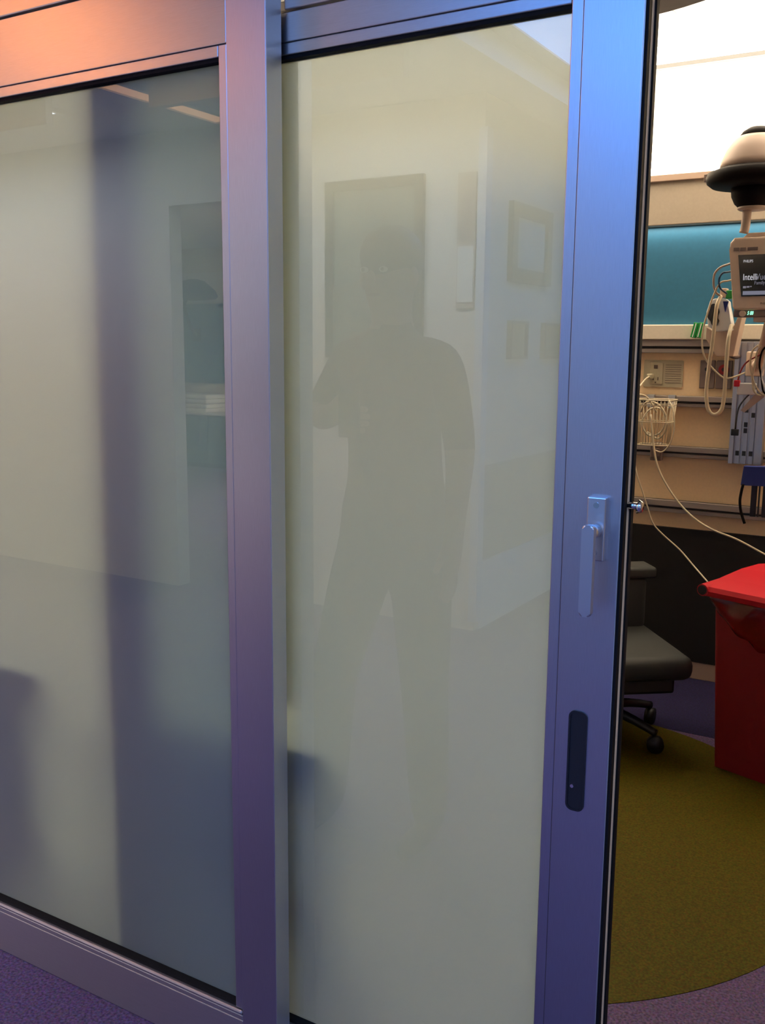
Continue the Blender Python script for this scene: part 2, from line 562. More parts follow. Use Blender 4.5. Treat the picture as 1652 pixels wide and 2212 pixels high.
def leaf(name, label, x0, x1, y0, z1, stile_l, stile_r, rail_b, zb, zt, thick, pane_y, bead=0.019):
    """one glazed door leaf; glass opening between zb and zt"""
    t = thing(name, ((x0 + x1) / 2, y0 + thick / 2, 0), label, kind='structure')
    y1 = y0 + thick
    gl, gr = x0 + stile_l, x1 - stile_r          # glass opening
    box('stile', x0, gl - bead, y0, y1, 0.004, z1, 'alu_v', t, 0.0015)
    box('stile', gr + bead, x1 - .0008, y0, y1, 0.004, z1, 'alu_v', t, 0.0008)
    box('stile_edge', x1 - .001, x1 + .0004, y0 + .0008, y1, 0.004, z1, 'side', t)
    box('top_rail', gl - bead + .0008, gr + bead - .0008, y0 + .0015, y1 - .0015, zt + bead + .0012, z1, 'alu_h', t, 0.0015)
    box('bottom_rail', gl - bead + .0008, gr + bead - .0008, y0 + .0015, y1 - .0015, 0.004, zb - bead * 1.35, 'alu_h', t, 0.0015)
    # glazing beads, proud of the rebate
    yb0, yb1 = y0 + 0.002, y0 + 0.014
    box('glazing_bead', gl - bead + .001, gl, yb0, y1 - .002, zb, zt + bead, 'alu_v', t, 0.0015)
    box('glazing_bead', gr, gr + bead - .001, yb0, y1 - .002, zb, zt + bead, 'alu_v', t, 0.0015)
    box('glazing_bead', gl + .0005, gr - .0005, yb0, y1 - .002, zt, zt + bead, 'alu_h', t, 0.0015)
    box('glazing_bead', gl - bead + .001, gr + bead - .001, yb0 - .004, yb0 + .022, zb - bead * .62, zb - .003, 'alu_h', t, 0.0035)
    box('glazing_bead', gl - bead + .001, gr + bead - .001, yb0 - .001, yb0 + .022, zb - bead * 1.3, zb - bead * .70, 'alu_h', t, 0.002)
    # gaskets
    box('gasket', gl, gr, pane_y - 0.010, pane_y + 0.013, zt - 0.006, zt, 'rubber', t)
    box('gasket', gl, gr, pane_y - 0.010, pane_y + 0.013, zb - .003, zb + 0.004, 'rubber', t)
    pane('glass_pane', gl - .004, gr + .004, pane_y, pane_y + 0.008, zb - .002, zt - .002, t)
    return t


d1 = leaf('door_1', 'fixed frosted glass leaf left of the sliding leaf', -2.16, -1.052, 0.0, 2.0855, 0.105, 0.104, 0.133, 0.134, 1.941, 0.042, 0.017)
d2 = leaf('door_2', 'sliding frosted glass leaf with handle, half open', -1.508, -0.432, 0.050, 2.0095, 0.123, 0.108, 0.133, 0.105, 1.942, 0.040, 0.066)

# leading edge of the sliding leaf: black seals, between them a metal strip with painted-in reflection
box('edge_seal', -0.4335, -0.4270, 0.0525, 0.066, 0.01, 2.005, 'rubber', d2)
box('edge_strip', -0.4335, -0.4268, 0.066, 0.0765, 0.01, 2.005, 'strip', d2)
box('edge_seal', -0.4335, -0.4235, 0.0765, 0.089, 0.01, 2.005, 'rubber', d2)
# latch bolt
bm = bmesh.new()
bm_tube(bm, [(-0.428, 0.0705, 1.218), (-0.411, 0.0705, 1.218)], 0.0055, 12, False)
bolt = link('latch_bolt', mesh_of(bm, 'latch_bolt'), 'steel', d2, smooth=True)
bm = bmesh.new()
bm_tube(bm, [(-0.4115, 0.0705, 1.2175), (-0.4045, 0.0705, 1.2165)], lambda t: 0.011 - 0.003 * t, 14, False)
link('bolt_head', mesh_of(bm, 'bolt_head'), 'steel', bolt, smooth=True)

# drop handle on a back plate
hp = box('handle_plate', -0.480, -0.451, 0.037, 0.0505, 1.133, 1.231, 'alu', d2, 0.002)
for z in (1.219, 1.146):
    bm = bmesh.new()
    bm_tube(bm, [(-0.4655, 0.0372, z), (-0.4655, 0.0358, z)], 0.0045, 14, False)
    link('screw', mesh_of(bm, 'screw'), 'steel', hp)
bm = bmesh.new()
bm_tube(bm, [(-0.4655, 0.040, 1.180), (-0.4655, 0.008, 1.180)], 0.0105, 16, False)
lv = link('lever', mesh_of(bm, 'lever'), 'alu', d2, smooth=True)
prism('grip', rrect(-0.4735, -0.4545, 1.054, 1.194, 0.006), 'y', -0.002, 0.010, 'alu', lv, 0.0025)

# recessed finger pull
bm = bmesh.new()
bm_prism(bm, rrect(-0.4985, -0.468, 0.716, 0.885, 0.011, 6), 'y', 0.0492, 0.0512)
pl = link('pull_plate', mesh_of(bm, 'pull_plate'), 'black', d2)
bm = bmesh.new()
o_, i_ = rrect(-0.4985, -0.468, 0.716, 0.885, 0.011, 6), rrect(-0.4955, -0.471, 0.719, 0.882, 0.009, 6)
n_ = len(o_)
A_ = [bm.verts.new((p[0], 0.0475, p[1])) for p in o_]
B_ = [bm.verts.new((p[0], 0.0475, p[1])) for p in i_]
C_ = [bm.verts.new((p[0], 0.0495, p[1])) for p in i_]
D_ = [bm.verts.new((p[0], 0.0495, p[1])) for p in o_]
for k in range(n_):
    q = (k + 1) % n_
    bm.faces.new((A_[k], A_[q], B_[q], B_[k]))
    bm.faces.new((B_[k], B_[q], C_[q], C_[k]))
    bm.faces.new((A_[k], D_[k], D_[q], A_[q]))
link('pull_rim', mesh_of(bm, 'pull_rim'), 'black', pl)
bm = bmesh.new()
bm_tube(bm, [(-0.489, 0.0492, 0.757), (-0.489, 0.048, 0.757)], 0.003, 10, False)
link('screw', mesh_of(bm, 'screw'), 'steel', pl)

# ================================================================ LAMPS
# up-light box over the bed head
ub = thing('overbed_light', (-1.2, 2.9, 2.17), 'long cream up-light ledge above the teal band on the head wall', 'lamp')
box('housing', -3.0, 0.6, 2.885, 2.949, 1.973, 2.165, 'fixture', ub, 0.004)
box('top_lip', -3.0, 0.6, 2.872, 2.888, 2.150, 2.178, 'beige_trim', ub, 0.003)
box('diffuser', -2.98, 0.58, 2.889, 2.948, 2.165, 2.170, 'diffuser', ub)
l = area('overbed_lamp', (-1.2, 2.918, 2.174), UP, 3.5, 0.05, P_UP, C_ROOM)


def ceiling_lamp(loc, sx, sy, power, color, label, name='ceiling_lamp', frame='white', group=None):
    x, y, z = loc
    t = thing(name, (x, y, z), label, 'lamp', group)
    f = 0.03
    boxes('lamp_frame', [(x - sx / 2 - f, x - sx / 2, y - sy / 2 - f, y + sy / 2 + f, z - 0.02, z), (x + sx / 2, x + sx / 2 + f, y - sy / 2 - f, y + sy / 2 + f, z - 0.02, z),
                         (x - sx / 2, x + sx / 2, y - sy / 2 - f, y - sy / 2, z - 0.02, z), (x - sx / 2, x + sx / 2, y + sy / 2, y + sy / 2 + f, z - 0.02, z)], frame, t)
    box('diffuser', x - sx / 2, x + sx / 2, y - sy / 2, y + sy / 2, z - 0.008, z - 0.001, 'diffuser', t)
    a = area(name + '_light', (x, y, z - 0.012), DOWN, sx, sy, power, color)
    return t


ceiling_lamp((-0.80, -3.00, 2.66), 1.56, 3.0, P_BLUE, C_BLUE, 'large cool blue luminous panel in the corridor ceiling', 'luminous_ceiling')
ceiling_lamp((-3.0, -1.30, 2.66), 0.42, 0.30, P_WARM, C_WARM, 'warm corridor ceiling lamp in front of the fixed leaf')
ceiling_lamp((-5.2, -1.6, 2.66), 0.6, 0.6, P_WARM * 1.6, C_WARM, 'warm corridor ceiling lamp farther down the corridor')
ceiling_lamp((-3.56, -2.42, 2.66), 0.12, 0.9, P_STRIP, (1.0, 0.5, 0.22), 'narrow warm linear lamp mirrored at the top of the fixed leaf', 'linear_lamp')
ceiling_lamp((-2.68, -2.22, 2.66), 1.0, 0.14, P_WASH_FILL, (0.72, 0.86, 1.0), 'added fill lamp washing the wall with the large dark picture', 'added_wash_fill')  # fill added to brighten the wall mirrored in the panes
box('added_lip_1', -3.25, -2.0, -2.02, -1.98, 2.50, 2.66, 'white', kind='structure', label='added white lip hiding the wall-wash fill from the panes')  # added to keep the wall-wash fill out of the mirror view
ceiling_lamp((-5.4, -2.22, 2.66), 2.4, 0.14, P_WASH_FILL * 1.4, (0.74, 0.84, 1.0), 'longer added fill lamp farther along the corridor wall', 'added_wash_fill')  # second added fill, for the left stretch of wall
box('added_lip_2', -7.0, -3.92, -2.02, -1.98, 2.50, 2.66, 'white', kind='structure', label='added white lip hiding the longer wall-wash fill')  # added blocker, screens the longer fill from the glass
ceiling_lamp((1.4, -2.0, 2.66), 1.2, 0.6, P_COOL_FILL, (0.42, 0.58, 1.0), 'added unseen cool fill lamp right of the doors', 'added_cool_fill')  # invented fixture that lifts and cools the metal frames and panes
area('overbed_reading_lamp', (-1.2, 2.905, 1.970), DOWN, 3.4, 0.03, P_DOWN, C_ROOM)
ceiling_lamp((-4.6, -6.2, 2.66), 1.2, 0.6, P_OPP, C_ROOM, 'ceiling lamp of the room across the corridor', 'ceiling_lamp')

# ================================================================ HEAD WALL EQUIPMENT
names = ['topmost grey equipment rail, just under the teal band', 'second grey equipment rail, level with the wire basket rim',
         'third grey equipment rail, behind the basket clip', 'lowest grey equipment rail, just above the dark wall protection']
for lab, z0, z1 in zip(names, (1.441, 1.212, 0.992, 0.746), (1.497, 1.258, 1.040, 0.800)):
    t = thing('equipment_rail', (-1.3, 2.93, z0), lab, 'rail', 'rails on the head wall')
    h = z1 - z0
    box('rail_body', -3.2, 0.7, 2.925, 2.949, z0, z1, 'rail_dark', t)
    box('rail_lip', -3.2, 0.7, 2.908, 2.926, z0 + h * .50, z1, 'rail', t, 0.002)
    box('rail_lip', -3.2, 0.7, 2.914, 2.926, z0, z0 + h * .32, 'rail', t, 0.002)
box('ledge', -3.2, 0.7, 2.900, 2.9495, 1.4975, 1.561, 'wall', wb, 0.004, label='cream ledge under the teal band')

# outlet plates
ot = thing('outlet_plate', (-1.148, 2.94, 1.293), 'wide ivory socket plate with a plugged-in cord above the wire basket', 'socket')
prism('plate', rrect(-1.235, -1.064, 1.293, 1.410, 0.006), 'y', 2.940, 2.9495, 'plate', ot, 0.0015)
sk = box('socket', -1.206, -1.150, 2.936, 2.941, 1.305, 1.400, 'plate', ot, 0.002)
boxes('socket_slots', [(-1.192, -1.188, 2.9350, 2.9365, 1.322, 1.336), (-1.172, -1.168, 2.9350, 2.9365, 1.322, 1.336), (-1.183, -1.177, 2.9350, 2.9365, 1.310, 1.316)], 'print', sk)
boxes('label_lines', [(-1.140, -1.072, 2.9390, 2.9405, z, z + 0.002) for z in [1.312 + 0.0095 * i for i in range(9)]], 'gas_plate', ot)
box('indicator', -1.190, -1.174, 2.935, 2.9365, 1.373, 1.388, 'print', ot)
box('plug', -1.212, -1.188, 2.905, 2.937, 1.328, 1.350, 'plate', ot, 0.004)
ot2 = thing('outlet_plate', (-1.33, 2.94, 1.293), 'narrow ivory socket plate half hidden by the sliding leaf', 'socket')
prism('plate', rrect(-1.405, -1.252, 1.293, 1.409, 0.006), 'y', 2.940, 2.9495, 'plate', ot2, 0.0015)
box('socket', -1.36, -1.30, 2.937, 2.941, 1.305, 1.398, 'plate', ot2, 0.002)
for i, (x0, x1, lab) in enumerate(((-0.992, -0.930, 'plain grey-brown gas outlet plate beside the ivory plate'), (-0.924, -0.860, 'grey-brown gas outlet plate with a red round port'))):
    t = thing('gas_outlet', ((x0 + x1) / 2, 2.94, 1.292), lab, 'outlet')
    box('plate', x0, x1, 2.934, 2.9495, 1.292, 1.412, 'gas_plate', t, 0.003)
    bm = bmesh.new()
    cx = (x0 + x1) / 2
    bm_tube(bm, [(cx, 2.936, 1.374), (cx, 2.922, 1.374)], 0.021, 24, False)
    rg = link('port', mesh_of(bm, 'port'), 'red' if i else 'gas_plate', t, smooth=False)
    bm = bmesh.new()
    bm_tube(bm, [(cx, 2.923, 1.374), (cx, 2.919, 1.374)], 0.008, 16, False)
    link('port_hole', mesh_of(bm, 'port_hole'), 'black', rg)

# wire basket hooked on the second rail
bk = thing('wire_basket', (-1.145, 2.84, 1.04), 'ivory wire basket hanging from the second rail', 'basket')
X0, X1, Y0, Y1, ZT, ZB = -1.226, -1.063, 2.765, 2.895, 1.243, 1.050


def ringpts(x0, x1, y0, y1, z, r=0.03):
    return [(p[0], p[1], z) for p in rrect(x0, x1, y0, y1, r, 4)]


for nm, z, ins, rr in (('rim', ZT, 0, 0.0035), ('rim', ZT - 0.022, 0.002, 0.002), ('hoop', 1.15, 0.008, 0.0018), ('hoop', ZB, 0.018, 0.003)):
    p = ringpts(X0 + ins, X1 - ins, Y0 + ins, Y1 - ins, z)
    tube(nm, p + [p[0]], rr, 'cable', bk, 6, False)
top, botm = ringpts(X0, X1, Y0, Y1, ZT), ringpts(X0 + .018, X1 - .018, Y0 + .018, Y1 - .018, ZB)


def along(ring, t):
    L = [0]
    for a, b in zip(ring, ring[1:] + ring[:1]):
        L.append(L[-1] + (Vector(b) - Vector(a)).length)
    s = t * L[-1]
    for i in range(len(ring)):
        if L[i + 1] >= s:
            f = (s - L[i]) / max(1e-9, L[i + 1] - L[i])
            return Vector(ring[i]).lerp(Vector(ring[(i + 1) % len(ring)]), f)
    return Vector(ring[0])


for k in range(34):
    tube('wire', [along(top, k / 34), along(botm, k / 34)], 0.0013, 'cable', bk, 5, False)
boxes('floor_wires', [(X0 + .02, X1 - .02, y, y + 0.003, ZB - .0015, ZB + .0015) for y in (2.79, 2.815, 2.84, 2.865)], 'cable', bk)
for x in (-1.20, -1.11):
    box('hook', x, x + 0.03, 2.893, 2.9075, 1.205, 1.262, 'alu', bk, 0.002)
cl = thing('rail_clip', (-1.15, 2.89, 0.985), 'grey clip on the third rail under the wire basket', 'clip')
box('clip_body', -1.172, -1.122, 2.880, 2.9080, 0.975, 1.055, 'gas_plate', cl, 0.004)
box('clip_jaw', -1.165, -1.129, 2.868, 2.882, 0.990, 1.030, 'gas_plate', cl, 0.003)

# cords in and around the basket
tag(tube('coiled_cord', [(-1.20, 2.80, 1.19), (-1.17, 2.79, 1.235), (-1.12, 2.80, 1.22), (-1.09, 2.81, 1.16), (-1.12, 2.82, 1.10), (-1.17, 2.83, 1.09), (-1.20, 2.83, 1.14), (-1.17, 2.84, 1.20), (-1.12, 2.84, 1.20), (-1.095, 2.84, 1.13), (-1.13, 2.85, 1.075), (-1.18, 2.85, 1.10)], 0.0045, 'cable'),
    'ivory cord coiled inside the wire basket', 'cord')
tag(tube('plug_cord', [(-1.200, 2.905, 1.338), (-1.208, 2.87, 1.325), (-1.222, 2.80, 1.28), (-1.232, 2.755, 1.235), (-1.20, 2.752, 1.265), (-1.165, 2.775, 1.252), (-1.13, 2.80, 1.19)], 0.0035, 'cable'),
    'thin ivory cord running from the socket plate into the basket', 'cord')
tag(tube('loop_cord', [(-1.075, 2.77, 1.246), (-1.052, 2.755, 1.21), (-1.040, 2.75, 1.14), (-1.052, 2.75, 1.07), (-1.085, 2.755, 1.028), (-1.125, 2.76, 1.035)], 0.003, 'cable'),
    'ivory cord looping down the right side of the wire basket', 'cord')
tag(tube('sagging_cord', [(-1.142, 2.752, 1.184), (-1.126, 2.75, 1.077), (-1.105, 2.75, 0.98), (-1.068, 2.75, 0.904), (-1.005, 2.75, 0.82), (-0.934, 2.75, 0.757), (-0.856, 2.75, 0.716), (-0.761, 2.75, 0.687), (-0.646, 2.75, 0.636), (-0.52, 2.74, 0.58), (-0.36, 2.70, 0.50)], 0.0045, 'cable'),
    'ivory cord sagging from the basket across the lowest rail', 'cord')
tag(tube('thin_cord', [(-1.12, 2.45, 1.06), (-1.089, 2.40, 0.978), (-1.062, 2.40, 0.907), (-1.038, 2.40, 0.844), (-1.013, 2.40, 0.782), (-0.971, 2.40, 0.74), (-0.900, 2.38, 0.693), (-0.830, 2.34, 0.640), (-0.755, 2.26, 0.600)], 0.003, 'cable'),
    'thin white cord hanging down to the red bin lid', 'cord')

# vertical mounting channel
ch = thing('mounting_channel', (-0.77, 2.87, 0.98), 'slotted aluminium mounting channel standing upright on the rails', 'channel')
box('channel_back', -0.838, -0.706, 2.880, 2.907, 0.985, 1.490, 'alu_v', ch, 0.002)
for x0, x1, y0 in ((-0.838, -0.820, 2.862), (-0.815, -0.795, 2.872), (-0.788, -0.768, 2.872), (-0.760, -0.742, 2.872), (-0.736, -0.706, 2.862)):
    box('channel_rib', x0, x1, y0, 2.881, 0.985, 1.490, 'alu_v', ch, 0.0015)
for x, z in ((-0.8045, 1.03), (-0.778, 1.03), (-0.751, 1.03), (-0.778, 1.125), (-0.751, 1.19), (-0.778, 1.21), (-0.778, 1.15)):
    box('slot', x - 0.007, x + 0.007, 2.8695, 2.8735, z - 0.010, z + 0.010, 'black', ch)

# ---------------------------------------------------------------- exam lamp head above the monitor
lm = thing('exam_lamp', (-0.735, 2.5, 1.85), 'cream dome lamp head with dark brim on a cream post above the monitor', 'lamp')
LX, LY = -0.738, 2.5
lathe('dome', [(0.128, 2.105), (0.122, 2.135), (0.105, 2.175), (0.080, 2.210), (0.062, 2.222)], LX, LY, 'lamp_cream', lm, 40)
lathe('dome_cap', [(0.0632, 2.2215), (0.052, 2.238), (0.030, 2.251), (0.0, 2.256)], LX, LY, 'lamp_dark', lm, 40)
br = lathe('brim', [(0.100, 2.040), (0.150, 2.046), (0.168, 2.060), (0.172, 2.078), (0.166, 2.094), (0.130, 2.108), (0.10, 2.11)], LX, LY, 'lamp_dark', lm, 48)
box('brim_tab', -0.912, -0.898, 2.46, 2.49, 2.068, 2.096, 'lamp_cream', br, 0.002)
lathe('collar', [(0.052, 1.972), (0.066, 1.985), (0.078, 2.010), (0.082, 2.045)], LX, LY, 'lamp_dark', lm, 36)
lathe('collar_ring', [(0.048, 1.962), (0.054, 1.966), (0.053, 1.973)], LX, LY, 'lamp_cream', lm, 36)
tube('post', [(LX - .02, LY, 1.966), (LX - .022, LY, 1.91), (LX - .027, LY, 1.8815)], 0.0165, 'lamp_cream', lm, 16)

# ---------------------------------------------------------------- patient monitor
mo = thing('patient_monitor', (-0.62, 2.47, 1.57), 'cream patient monitor with a dark screen under the dome lamp', 'monitor')
bm = bmesh.new()
bm_prism(bm, [(-0.806 + 0.018, 1.862), (-0.806 + 0.004, 1.845), (-0.803, 1.82), (-0.779, 1.612), (-0.772, 1.603), (-0.765, 1.600), (-0.415, 1.600), (-0.405, 1.61), (-0.392, 1.84), (-0.398, 1.855), (-0.412, 1.862)], 'y', 2.455, 2.56)
bmesh.ops.bevel(bm, geom=[e for e in bm.edges if abs(e.verts[0].co.y - e.verts[1].co.y) < 1e-6], offset=0.009, segments=3, profile=0.5, affect='EDGES')
link('case', mesh_of(bm, 'case'), 'plastic', mo)
prism('top_handle', [(-0.770, 1.858), (-0.745, 1.880), (-0.46, 1.880), (-0.43, 1.858), (-0.455, 1.858), (-0.47, 1.868), (-0.735, 1.868), (-0.750, 1.858)], 'y', 2.485, 2.535, 'plastic', mo, 0.002)
prism('screen', [(-0.769, 1.799), (-0.749, 1.650), (-0.452, 1.650), (-0.440, 1.799)], 'y', 2.451, 2.458, 'screen', mo)
lettering('brand_lettering', 'PHILIPS', 0.0135, (-0.7495, 2.4505, 1.7715), 'screen_white', mo, sx=0.8)
lettering('model_lettering', 'Intelli', 0.032, (-0.7475, 2.4505, 1.7085), 'screen_white', mo, sx=0.72)
lettering('model_lettering', 'Vue', 0.032, (-0.7015, 2.4505, 1.7085), 'screen_grey', mo, sx=0.72)
lettering('model_lettering', 'Family', 0.018, (-0.706, 2.4505, 1.692), 'screen_grey', mo, sx=0.8)
for q_, (x0, x1) in enumerate(((-0.7445, -0.734), (-0.732, -0.722), (-0.720, -0.714))):
    box('status_mark', x0, x1, 2.4500, 2.4515, 1.679 + 0.002 * q_, 1.687, 'screen_grey', mo)
box('status_bar', -0.744, -0.458, 2.4500, 2.4515, 1.655, 1.669, 'screen_bar', mo)
for x0, x1 in ((-0.787, -0.767), (-0.764, -0.744), (-0.738, -0.702)):
    box('alarm_lamp', x0, x1, 2.4525, 2.4560, 1.814, 1.826, 'gas_plate', mo, 0.001)
lettering('brand_lettering', 'PHILIPS', 0.011, (-0.681, 2.4535, 1.620), 'print', mo, sx=0.9)
bs = box('base_strip', -0.775, -0.42, 2.462, 2.545, 1.576, 1.602, 'gas_plate', mo, 0.003)
bm = bmesh.new()
bm_tube(bm, [(-0.741, 2.463, 1.588), (-0.741, 2.449, 1.588)], 0.011, 20, False)
link('knob', mesh_of(bm, 'knob'), 'plastic', bs)
lettering('digits', '5 00', 0.019, (-0.7255, 2.4605, 1.5835), 'led', bs, shear=0.25, sx=0.62)
box('mount_block', -0.705, -0.55, 2.475, 2.54, 1.558, 1.577, 'plastic', mo, 0.003)
tube('mount_arm', [(-0.655, 2.52, 1.565), (-0.672, 2.56, 1.50), (-0.700, 2.66, 1.440), (-0.735, 2.80, 1.40), (-0.76, 2.88, 1.40)], 0.018, 'plastic', mo, 12)
box('mount_foot', -0.79, -0.72, 2.845, 2.872, 1.35, 1.45, 'plastic', mo, 0.004)

# ---------------------------------------------------------------- module with a dark oval window, left of the monitor
md = thing('probe_module', (-0.845, 2.62, 1.43), 'white device holder with a dark oval window left of the monitor', 'device')
prism('body', [(-0.905, 1.60), (-0.893, 1.645), (-0.875, 1.652), (-0.842, 1.652), (-0.826, 1.640), (-0.822, 1.60), (-0.800, 1.53), (-0.862, 1.525), (-0.895, 1.545)], 'y', 2.60, 2.66, 'white', md, 0.004)
oval = [(-0.877 + 0.024 * math.cos(a) * (1.0 if math.sin(a) > 0 else 0.8) + (0.008 if math.sin(a) < -.3 else 0), 1.588 + 0.044 * math.sin(a)) for a in [2 * math.pi * i / 24 for i in range(24)]]
prism('window', oval, 'y', 2.594, 2.602, 'screen', md)
prism('holder', [(-0.905, 1.545), (-0.880, 1.525), (-0.805, 1.53), (-0.785, 1.592), (-0.772, 1.585), (-0.795, 1.43), (-0.860, 1.43), (-0.905, 1.50)], 'y', 2.615, 2.70, 'plastic', md, 0.003)
prism('tab', [(-0.842, 1.640), (-0.822, 1.640), (-0.832, 1.600)], 'y', 2.590, 2.6, 'blue', md)
box('connector', -0.858, -0.833, 2.60, 2.64, 1.655, 1.690, 'plastic', md, 0.003)
box('connector_boot', -0.836, -0.812, 2.60, 2.64, 1.650, 1.682, 'green', md, 0.003)
tube('support', [(-0.835, 2.69, 1.45), (-0.832, 2.80, 1.43), (-0.825, 2.905, 1.43)], 0.010, 'gas_plate', md, 10)

for k, (x, lab) in enumerate(((-0.950, 'left green ribbed connector block on the cream ledge'), (-0.928, 'right green ribbed connector block on the cream ledge'))):
    t = thing('connector_block', (x, 2.88, 1.5625), lab, 'connector', 'green connector blocks')
    m3 = Matrix.Rotation(R(-12), 3, 'Y')
    X = x - 0.058
    box('block_body', X - 0.010, X + 0.0095, 2.86, 2.89, 1.505, 1.568, 'green', t, 0.002, rot=m3.inverted())
    box('block_rib', X - 0.002, X + 0.0015, 2.857, 2.861, 1.508, 1.565, 'white', t, 0.0005, rot=m3.inverted())

# ---------------------------------------------------------------- cables at the monitor
cab = [
    ('monitor_cord', 'ivory cord bowing out of the monitor and down past the ledge', [(-0.795, 2.52, 1.716), (-0.82, 2.55, 1.714), (-0.849, 2.55, 1.706), (-0.871, 2.55, 1.658), (-0.885, 2.55, 1.606), (-0.898, 2.55, 1.553), (-0.903, 2.55, 1.5), (-0.896, 2.55, 1.447), (-0.873, 2.55, 1.403), (-0.817, 2.55, 1.351), (-0.783, 2.55, 1.35), (-0.74, 2.58, 1.37)], 0.0035, 'cable'),
    ('hanging_hose', 'thick ivory hose hanging in a U over the second rail', [(-0.850, 2.585, 1.66), (-0.857, 2.56, 1.623), (-0.859, 2.55, 1.553), (-0.864, 2.55, 1.465), (-0.871, 2.55, 1.377), (-0.874, 2.55, 1.287), (-0.862, 2.55, 1.225), (-0.838, 2.55, 1.206), (-0.813, 2.55, 1.227), (-0.806, 2.55, 1.289), (-0.806, 2.55, 1.413), (-0.806, 2.56, 1.501), (-0.806, 2.60, 1.55)], 0.0075, 'cable'),
    ('arched_cord', 'grey cord arching from the monitor to the white device holder', [(-0.797, 2.52, 1.778), (-0.827, 2.55, 1.774), (-0.852, 2.55, 1.764), (-0.871, 2.55, 1.741), (-0.872, 2.55, 1.701), (-0.863, 2.56, 1.672), (-0.850, 2.59, 1.66)], 0.0045, 'grey_cable'),
    ('dark_cord', 'dark blue cord curling from the monitor to the green boot', [(-0.796, 2.52, 1.748), (-0.826, 2.55, 1.746), (-0.842, 2.55, 1.743), (-0.853, 2.55, 1.721), (-0.847, 2.55, 1.688), (-0.827, 2.58, 1.668)], 0.0035, 'blue_cable'),
    ('red_lead', 'red lead wire bending down from the wire bundle', [(-0.69, 2.60, 1.44), (-0.713, 2.60, 1.428), (-0.745, 2.60, 1.405), (-0.763, 2.60, 1.369), (-0.771, 2.60, 1.328)], 0.003, 'red'),
    ('black_lead', 'black lead wire with a small plug beside the channel', [(-0.70, 2.60, 1.31), (-0.736, 2.60, 1.272), (-0.758, 2.60, 1.235), (-0.764, 2.60, 1.19), (-0.766, 2.60, 1.150)], 0.003, 'black'),
]
for nm, lab, pts, r, mt in cab:
    tag(tube(nm, pts, r, mt), lab, 'cord')
box('lead_plug', -0.781, -0.753, 2.594, 2.606, 1.125, 1.150, 'black', bpy.data.objects['black_lead'], 0.002)
bm = bmesh.new()
bm_box(bm, -0.782, -0.760, 2.59, 2.612, 1.315, 1.340, 0.003)
link('lead_clip', mesh_of(bm, 'lead_clip'), 'red_lid', bpy.data.objects['red_lead'])
# the tangle of pale lead wires hanging from the monitor arm
rnd = random.Random(3)
leads = [('pale lead wire hanging nearest the channel in the wire bundle', 'cable', 0.00), ('pale lead wire second from the channel in the wire bundle', 'cable', 0.018), ('brown lead wire in the middle of the wire bundle', 'lamp_dark', 0.034),
         ('white lead wire crossing the wire bundle', 'white', 0.05), ('dark red lead wire in the wire bundle', 'red', 0.062), ('ivory lead wire at the right of the wire bundle', 'cable', 0.08)]
for k, (lab, mt, dx) in enumerate(leads):
    x = -0.722 + dx
    pts = [(x + 0.025, 2.57, 1.475), (x + 0.004, 2.57 + .004 * k, 1.45), (x - 0.002, 2.58, 1.40), (x + 0.008 * ((-1) ** k), 2.585, 1.35), (x + 0.018, 2.585, 1.30), (x + 0.045, 2.59, 1.285), (x + 0.075, 2.59, 1.31), (x + 0.07, 2.58, 1.40)]
    tag(tube('lead_wire', pts, 0.0035, mt), lab, 'wire', 'lead wires under the monitor')
t = thing('lead_junction', (-0.72, 2.6, 1.27), 'pale clear lead junction with ribbon hanging beside the channel', 'connector')
box('junction_body', -0.770, -0.700, 2.596, 2.612, 1.284, 1.330, 'white', t, 0.004)
prism('ribbon', [(-0.752, 1.224), (-0.738, 1.216), (-0.668, 1.278), (-0.676, 1.300), (-0.705, 1.284)], 'y', 2.600, 2.604, 'lamp_cream', t)

# blue cuff pouch, black tubing
cf = thing('cuff_pouch', (-0.68, 2.72, 0.8), 'navy blue cuff pouch with dark slats hanging right of the channel', 'pouch')
prism('flap', [(-0.742, 0.998), (-0.60, 1.003), (-0.59, 0.925), (-0.657, 0.922), (-0.749, 0.919)], 'y', 2.690, 2.715, 'blue', cf, 0.003)
for x0, x1 in ((-0.708, -0.686), (-0.680, -0.674), (-0.664, -0.640), (-0.630, -0.605)):
    box('slat', x0, x1, 2.698, 2.71, 0.795, 0.925, 'black', cf, 0.002)
box('hanger', -0.69, -0.65, 2.712, 2.906, 0.975, 0.990, 'gas_plate', cf, 0.002)
tag(tube('black_tube', [(-0.738, 2.686, 0.925), (-0.743, 2.686, 0.895), (-0.746, 2.686, 0.859), (-0.742, 2.686, 0.825), (-0.735, 2.686, 0.80), (-0.722, 2.686, 0.766)], 0.0055, 'lamp_dark'), 'short black tube dangling from the navy pouch', 'tube')

# ================================================================ RED WASTE BIN
rb = thing('waste_bin', (-0.42, 2.15, 0), 'red plastic waste bin with lid and red liner', 'bin')
ang = math.atan2(1.96 - 2.02, -0.467 + 0.651)
rotz = Matrix.Translation((-0.651, 2.02, 0)) @ Matrix.Rotation(ang, 4, 'Z')


def local_bin(bm):
    bmesh.ops.transform(bm, matrix=rotz, verts=bm.verts[:])


